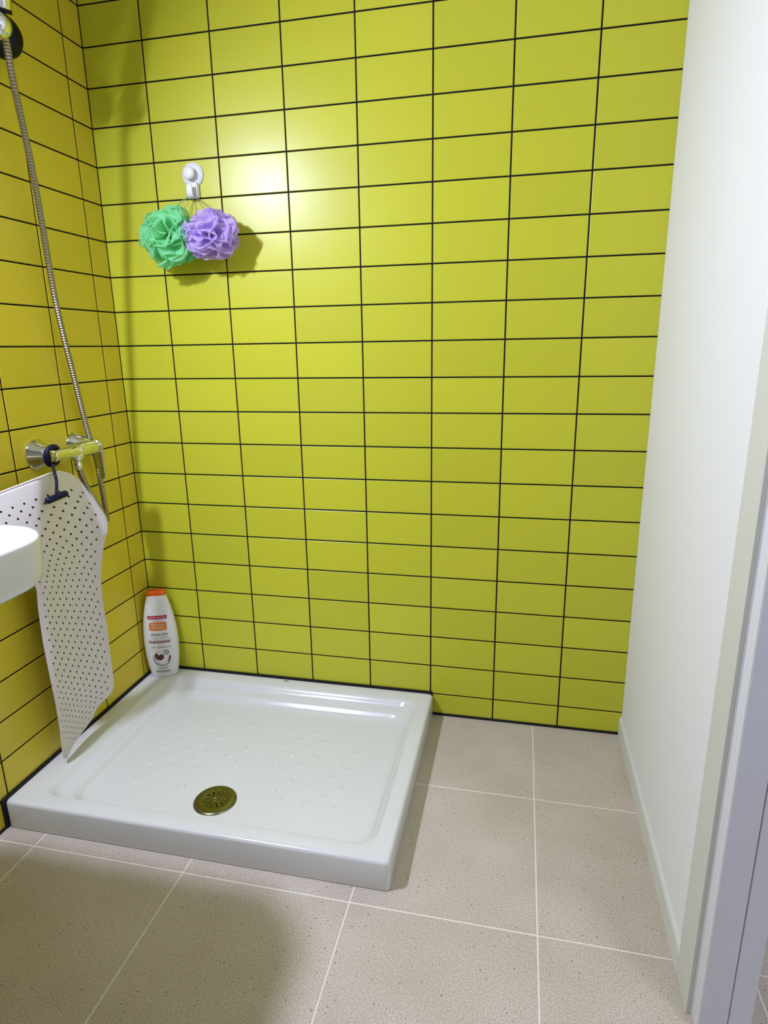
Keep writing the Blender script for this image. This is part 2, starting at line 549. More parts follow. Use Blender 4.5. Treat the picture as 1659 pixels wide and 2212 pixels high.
# ================================================================ SHOWER TRAY
tray = empty('shower_tray', (0.498, -0.351, 0))
tag(tray, 'off-white rectangular shower tray with rounded basin and raised grip studs', 'shower tray')
DC = (0.4985, -0.546)
def ins(k, z, r=0.012):
    return rrect(0.0045 + k, 0.9925 - k, -0.0035 - k, -0.7005 + k, r, z)
loops = [ins(0.0015, 0.0), ins(0.0, 0.004), ins(0.0, 0.0685), ins(0.0008, 0.0725), ins(0.003, 0.0758), ins(0.0065, 0.0775), ins(0.011, 0.0780, 0.014),
         rrect(0.0680, 0.9535, -0.0540, -0.6600, 0.050, 0.0780),
         rrect(0.0720, 0.9515, -0.0575, -0.6575, 0.050, 0.0773),
         rrect(0.0770, 0.9490, -0.0620, -0.6550, 0.050, 0.0745),
         rrect(0.0830, 0.9460, -0.0670, -0.6525, 0.050, 0.0690),
         rrect(0.0890, 0.9435, -0.0720, -0.6500, 0.050, 0.0630),
         rrect(0.0960, 0.9410, -0.0770, -0.6475, 0.050, 0.0590),
         rrect(0.1060, 0.9385, -0.0840, -0.6450, 0.052, 0.0572),
         rrect(0.1180, 0.9360, -0.0930, -0.6425, 0.054, 0.0565),
         rrect(0.1260, 0.9335, -0.1000, -0.6400, 0.055, 0.0545),
         rrect(0.1330, 0.9310, -0.1060, -0.6375, 0.056, 0.0495),
         rrect(0.1400, 0.9285, -0.1120, -0.6350, 0.057, 0.0430),
         rrect(0.1480, 0.9260, -0.1185, -0.6325, 0.058, 0.0385),
         rrect(0.1600, 0.9225, -0.1280, -0.6290, 0.058, 0.0362),
         rrect(0.1850, 0.9080, -0.1500, -0.6180, 0.060, 0.0352)]
n = len(loops[0])
last = loops[-1]
def toward(fac, z):
    out = []
    for p in last:
        a = math.atan2(p.y - DC[1], p.x - DC[0])
        c = Vector((DC[0] + 0.050 * math.cos(a), DC[1] + 0.050 * math.sin(a), z))
        q = p.lerp(c, fac); q.z = z
        out.append(q)
    return out
loops += [toward(0.35, 0.0347), toward(0.7, 0.0340), toward(0.93, 0.0332), toward(1.0, 0.0318)]
v, f = loft(loops, True, True)
b = link('basin', pd('basin', v, f), ACRYL, smooth=True); child_at(b, tray)
def floor_z(x, y):
    return 0.0392
# raised grip studs
stud = lathe('stud', [(0.0112, -0.0012), (0.0102, 0.0003), (0.0090, 0.0010), (0.0068, 0.0015), (0.0035, 0.0017)], (0, 0, 0), (0, 0, 1), 14)
stud.materials.append(ACRYL)
stud.polygons.foreach_set('use_smooth', [True] * len(stud.polygons))
for i in range(-1, 18):
    for j in range(-2, 8):
        if (i + j) % 2 or i in (6, 10): continue
        if 6 < i < 10 and j > 4: continue
        if i == -1 and j < 6: continue
        x, y = 0.209 + 0.0351 * i, -0.261 - 0.0362 * j
        if j >= 5 and abs(x - 0.5) < 0.11: continue
        o = bpy.data.objects.new('grip_stud', stud); COL.objects.link(o)
        o.parent = tray; o.location = Vector((x, y, 0.0344)) - Vector(tray.location)
# tiny grey maker's mark on the back rim
me = pd('mark', [(0.486, -0.024, 0.0782), (0.503, -0.024, 0.0782), (0.503, -0.0175, 0.0782), (0.486, -0.0175, 0.0782)], [(0, 1, 2, 3)])
child_at(link('stamped_mark', me, P_GREY), tray)

# drain cover with radial slots cut through it
drain = empty('drain_cover', (DC[0], DC[1], 0.0318))
tag(drain, 'round metal drain cover with radial slots in the tray floor', 'drain cover')
NA = 144
rings = [0.0065, 0.0085, 0.0125, 0.0155, 0.0205, 0.0235, 0.0275, 0.0310, 0.0360, 0.0410, 0.0460, 0.0500, 0.0530, 0.0545, 0.0550]
hts = [0.0058, 0.0058, 0.0058, 0.0058, 0.0058, 0.0058, 0.0059, 0.0060, 0.0066, 0.0069, 0.0065, 0.0055, 0.0040, 0.0024, 0.0004]
off = math.radians(5)
v, f = [], []
for r, h in zip(rings, hts):
    for k in range(NA):
        a = 2 * pi * k / NA + off
        v.append((r * math.cos(a), r * math.sin(a), h))
for i in range(len(rings) - 1):
    for k in range(NA):
        s, q = divmod(k, NA // 12)
        if q in (0, NA // 12 - 1) or q in (1, NA // 12 - 2) and rings[i] < 0.018:
            s2 = (k + 1) // (NA // 12)
            long_ = (s2 % 2 == 0)
            lo, hi = (0.0125, 0.0310) if long_ else (0.0205, 0.0310)
            if rings[i] >= lo - 1e-6 and rings[i + 1] <= hi + 1e-6:
                continue
        k2 = (k + 1) % NA
        f.append((i * NA + k, i * NA + k2, (i + 1) * NA + k2, (i + 1) * NA + k))
me = pd('plate', v, f)
DRAINM = mat('olive_tinted_drain_chrome', (0.22, 0.205, 0.10), 0.24, 1.0)  # olive reflection of the tiles put into the chrome's colour
o = plate = link('plate', me, DRAINM, drain, smooth=True)
sm = o.modifiers.new('thick', 'SOLIDIFY'); sm.thickness = 0.0003; sm.offset = -1
link('screw', lathe('screw', [(0.0072, 0.004), (0.0072, 0.0062), (0.0060, 0.0068), (0.0034, 0.0068), (0.0032, 0.0060), (0.0005, 0.0058)], (0, 0, 0), (0, 0, 1), 24), DRAINM, plate, smooth=True)
link('shade_disc', lathe('drain_disc', [(0.045, 0.0012), (0.001, 0.0012)], (0, 0, 0), (0, 0, 1), 32, closed=False), DARK, drain)  # flat black disc paints the shade below the slots

# ================================================================ WASHBASIN
sink = empty('washbasin', (0.0, -1.18, 0.80))
tag(sink, 'white ceramic washbasin with rounded corner mounted on the yellow tiled wall', 'washbasin')
SX, SB, SF = 0.4970, -0.9150, -1.46
def sl(k, z, r=0.10, xl=0.002):
    return rrect(xl, SX - k, SB - k, SF + k, max(0.02, r - k), z, 14, 8)
loops = [sl(0.060, 0.792), sl(0.030, 0.795), sl(0.014, 0.800), sl(0.006, 0.808), sl(0.003, 0.82), sl(0.0, 0.868), sl(0.001, 0.8745), sl(0.004, 0.8785), sl(0.009, 0.8800),
         rrect(0.11, SX - 0.024, SB - 0.024, SF + 0.024, 0.085, 0.8800, 14, 8),
         rrect(0.115, SX - 0.028, SB - 0.028, SF + 0.028, 0.083, 0.8785, 14, 8),
         rrect(0.120, SX - 0.033, SB - 0.033, SF + 0.033, 0.080, 0.8720, 14, 8),
         rrect(0.135, SX - 0.050, SB - 0.055, SF + 0.055, 0.075, 0.8350, 14, 8),
         rrect(0.165, SX - 0.085, SB - 0.100, SF + 0.100, 0.065, 0.8120, 14, 8),
         rrect(0.220, SX - 0.140, SB - 0.180, SF + 0.180, 0.040, 0.8060, 14, 8)]
v, f = loft(loops)
o = link('bowl', pd('bowl', v, f), CERAMIC, smooth=True); child_at(o, sink)
o = link('overflow', lathe('waste', [(0.022, 0.8062), (0.022, 0.8085), (0.016, 0.8090), (0.002, 0.8080)], (0.29, -1.1875, 0), (0, 0, 1), 24), CHROME, smooth=True)
o.name = 'waste_ring'; child_at(o, sink)

# ================================================================ SHOWER MIXER, HOSE, HAND SHOWER
mx = empty('shower_mixer', (0.0, -0.328, 0.905))
tag(mx, 'chrome single lever shower mixer on the yellow tiled wall', 'mixer tap')
MXX, MZ = 0.061, 0.905
for y in (-0.403, -0.253):
    fo = link('flange', lathe('flange', [(0.0425, 0.0), (0.0425, 0.003), (0.0405, 0.0065), (0.0340, 0.0160), (0.0270, 0.0270), (0.0225, 0.0345), (0.0205, 0.0370), (0.016, 0.0375)], (0, y, MZ), (1, 0, 0), 48), CHROME, smooth=True)
    child_at(fo, mx)
    no = link('inlet_nut', lathe('nut', [(0.0150, 0.034), (0.0165, 0.036), (0.0165, 0.050), (0.0150, 0.053), (0.0140, 0.062)], (0, y, MZ), (1, 0, 0), 32), BLACKP if y < -0.3 else CHROME, smooth=True)
    no.parent = fo
bo = link('body', lathe('body', [(0.011, 0.0), (0.0150, 0.0015), (0.0160, 0.004), (0.0160, 0.012), (0.0150, 0.015), (0.0150, 0.062), (0.0158, 0.066), (0.0185, 0.076), (0.0195, 0.082), (0.0195, 0.090), (0.0208, 0.091), (0.0208, 0.094), (0.0200, 0.096), (0.0208, 0.110), (0.0208, 0.150), (0.0200, 0.160), (0.0190, 0.168)], (MXX, -0.424, MZ), (0, 1, 0), 40), CHROME, smooth=True)
child_at(bo, mx)
oo = link('outlet', lathe('outlet', [(0.0195, -0.002), (0.0190, 0.012), (0.0165, 0.019), (0.0115, 0.022), (0.0100, 0.026), (0.0100, 0.030), (0.0112, 0.032), (0.0112, 0.044), (0.0090, 0.048)], (MXX, -0.331, MZ - 0.004), (0, 0, -1), 32), CHROME, smooth=True)
child_at(oo, mx)
# lever: round hub with a flat tapering blade hanging down
hb = link('lever_hub', lathe('hub', [(0.0190, 0.0), (0.0205, 0.002), (0.0210, 0.007), (0.0195, 0.013), (0.0150, 0.0165), (0.006, 0.0185)], (MXX, -0.2555, MZ), (0, 1, 0), 36), STEEL, smooth=True)
child_at(hb, mx)
secs = [(0.012, 0.0165, 0.0085, -0.2465), (-0.006, 0.0185, 0.0085, -0.2450), (-0.025, 0.0155, 0.0065, -0.2415), (-0.045, 0.0125, 0.0050, -0.2390), (-0.065, 0.0112, 0.0042, -0.2375), (-0.085, 0.0108, 0.0038, -0.2365), (-0.094, 0.0085, 0.0030, -0.2365), (-0.0975, 0.0040, 0.0018, -0.2365)]
lo = []
for dz, hw, ht, y in secs:
    lo.append([Vector((MXX + hw * math.copysign(abs(math.cos(a)) ** 0.6, math.cos(a)), y + ht * math.sin(a), MZ + dz)) for a in [2 * pi * k / 20 for k in range(20)]])
v, f = loft(lo)
le = link('lever_blade', pd('lever', v, f), STEEL, hb, smooth=True)

HOSEPTS = [(0.098, -0.4107, 1.8367), (0.096, -0.406, 1.8073), (0.09, -0.3965, 1.7487), (0.078, -0.3666, 1.6274), (0.069, -0.349, 1.553), (0.06, -0.3334, 1.4636), (0.052, -0.3204, 1.3689), (0.046, -0.3082, 1.292), (0.039, -0.2888, 1.206), (0.033, -0.2665, 1.1153), (0.028, -0.2435, 1.0066), (0.026, -0.2269, 0.9326), (0.028, -0.212, 0.8602), (0.036, -0.2163, 0.7811), (0.05, -0.2295, 0.7077), (0.062, -0.2458, 0.6886), (0.072, -0.2672, 0.7033), (0.076, -0.2932, 0.7431), (0.073, -0.3172, 0.7888), (0.066, -0.3281, 0.8301), (0.061, -0.331, 0.858)]
hp = by_length(catmull(HOSEPTS, 14), 0.0022)
ho = link('shower_hose', tube('hose', hp, lambda i: 0.0080 if i % 3 else 0.0066, 12), HOSE, smooth=False)
tag(ho, 'long ribbed metal shower hose hanging down the yellow wall to the mixer', 'hose')

sh = empty('shower_holder', (0.0, -0.366, 1.858))
tag(sh, 'black round bracket with chrome ball holding the hand shower', 'shower holder')
for nm, m_, prof, org, ax in [
        ('wall_post', CHROME, [(0.026, 0.0), (0.026, 0.004), (0.013, 0.010), (0.012, 0.040)], (0, -0.366, 1.858), (1, 0, 0)),
        ('black_disc', BLACKP, [(0.020, -0.022), (0.036, -0.018), (0.0455, -0.008), (0.0465, 0.0), (0.0440, 0.010), (0.034, 0.017), (0.02, 0.019)], (0.050, -0.3665, 1.858), (0.86, -0.5, 0)),
        ('chrome_ball', CHROME, [(0.027 * math.sin(a), -0.027 * math.cos(a)) for a in [pi * (0.06 + 0.88 * k / 14) for k in range(15)]], (0.113, -0.4450, 1.8390), (0.86, -0.5, 0))]:
    child_at(link(nm, lathe(nm, prof, org, ax, 40), m_, smooth=True), sh)
hs = empty('hand_shower', (0.12, -0.437, 1.86))
tag(hs, 'chrome hand shower handle standing in the black bracket', 'hand shower')
axh = (0.32, -0.20, 0.93)
child_at(link('handle', lathe('handle', [(0.0215, 0.0), (0.0225, 0.004), (0.0215, 0.03), (0.0190, 0.08), (0.0165, 0.15), (0.0160, 0.18)], (0.117, -0.4365, 1.872), axh, 36), CHROME, smooth=True), hs)
child_at(link('spray_head', lathe('head', [(0.015, -0.02), (0.040, -0.012), (0.046, 0.0), (0.046, 0.008), (0.043, 0.011)], (0.190, -0.482, 2.052), (0.85, -0.1, -0.5), 40), CHROME, smooth=True), hs)
child_at(link('swivel_collar', lathe('collar', [(0.0225, -0.006), (0.0232, -0.004), (0.0232, 0.000), (0.0215, 0.002)], (0.117, -0.4365, 1.872), axh, 36), BLACKP, smooth=True), hs)

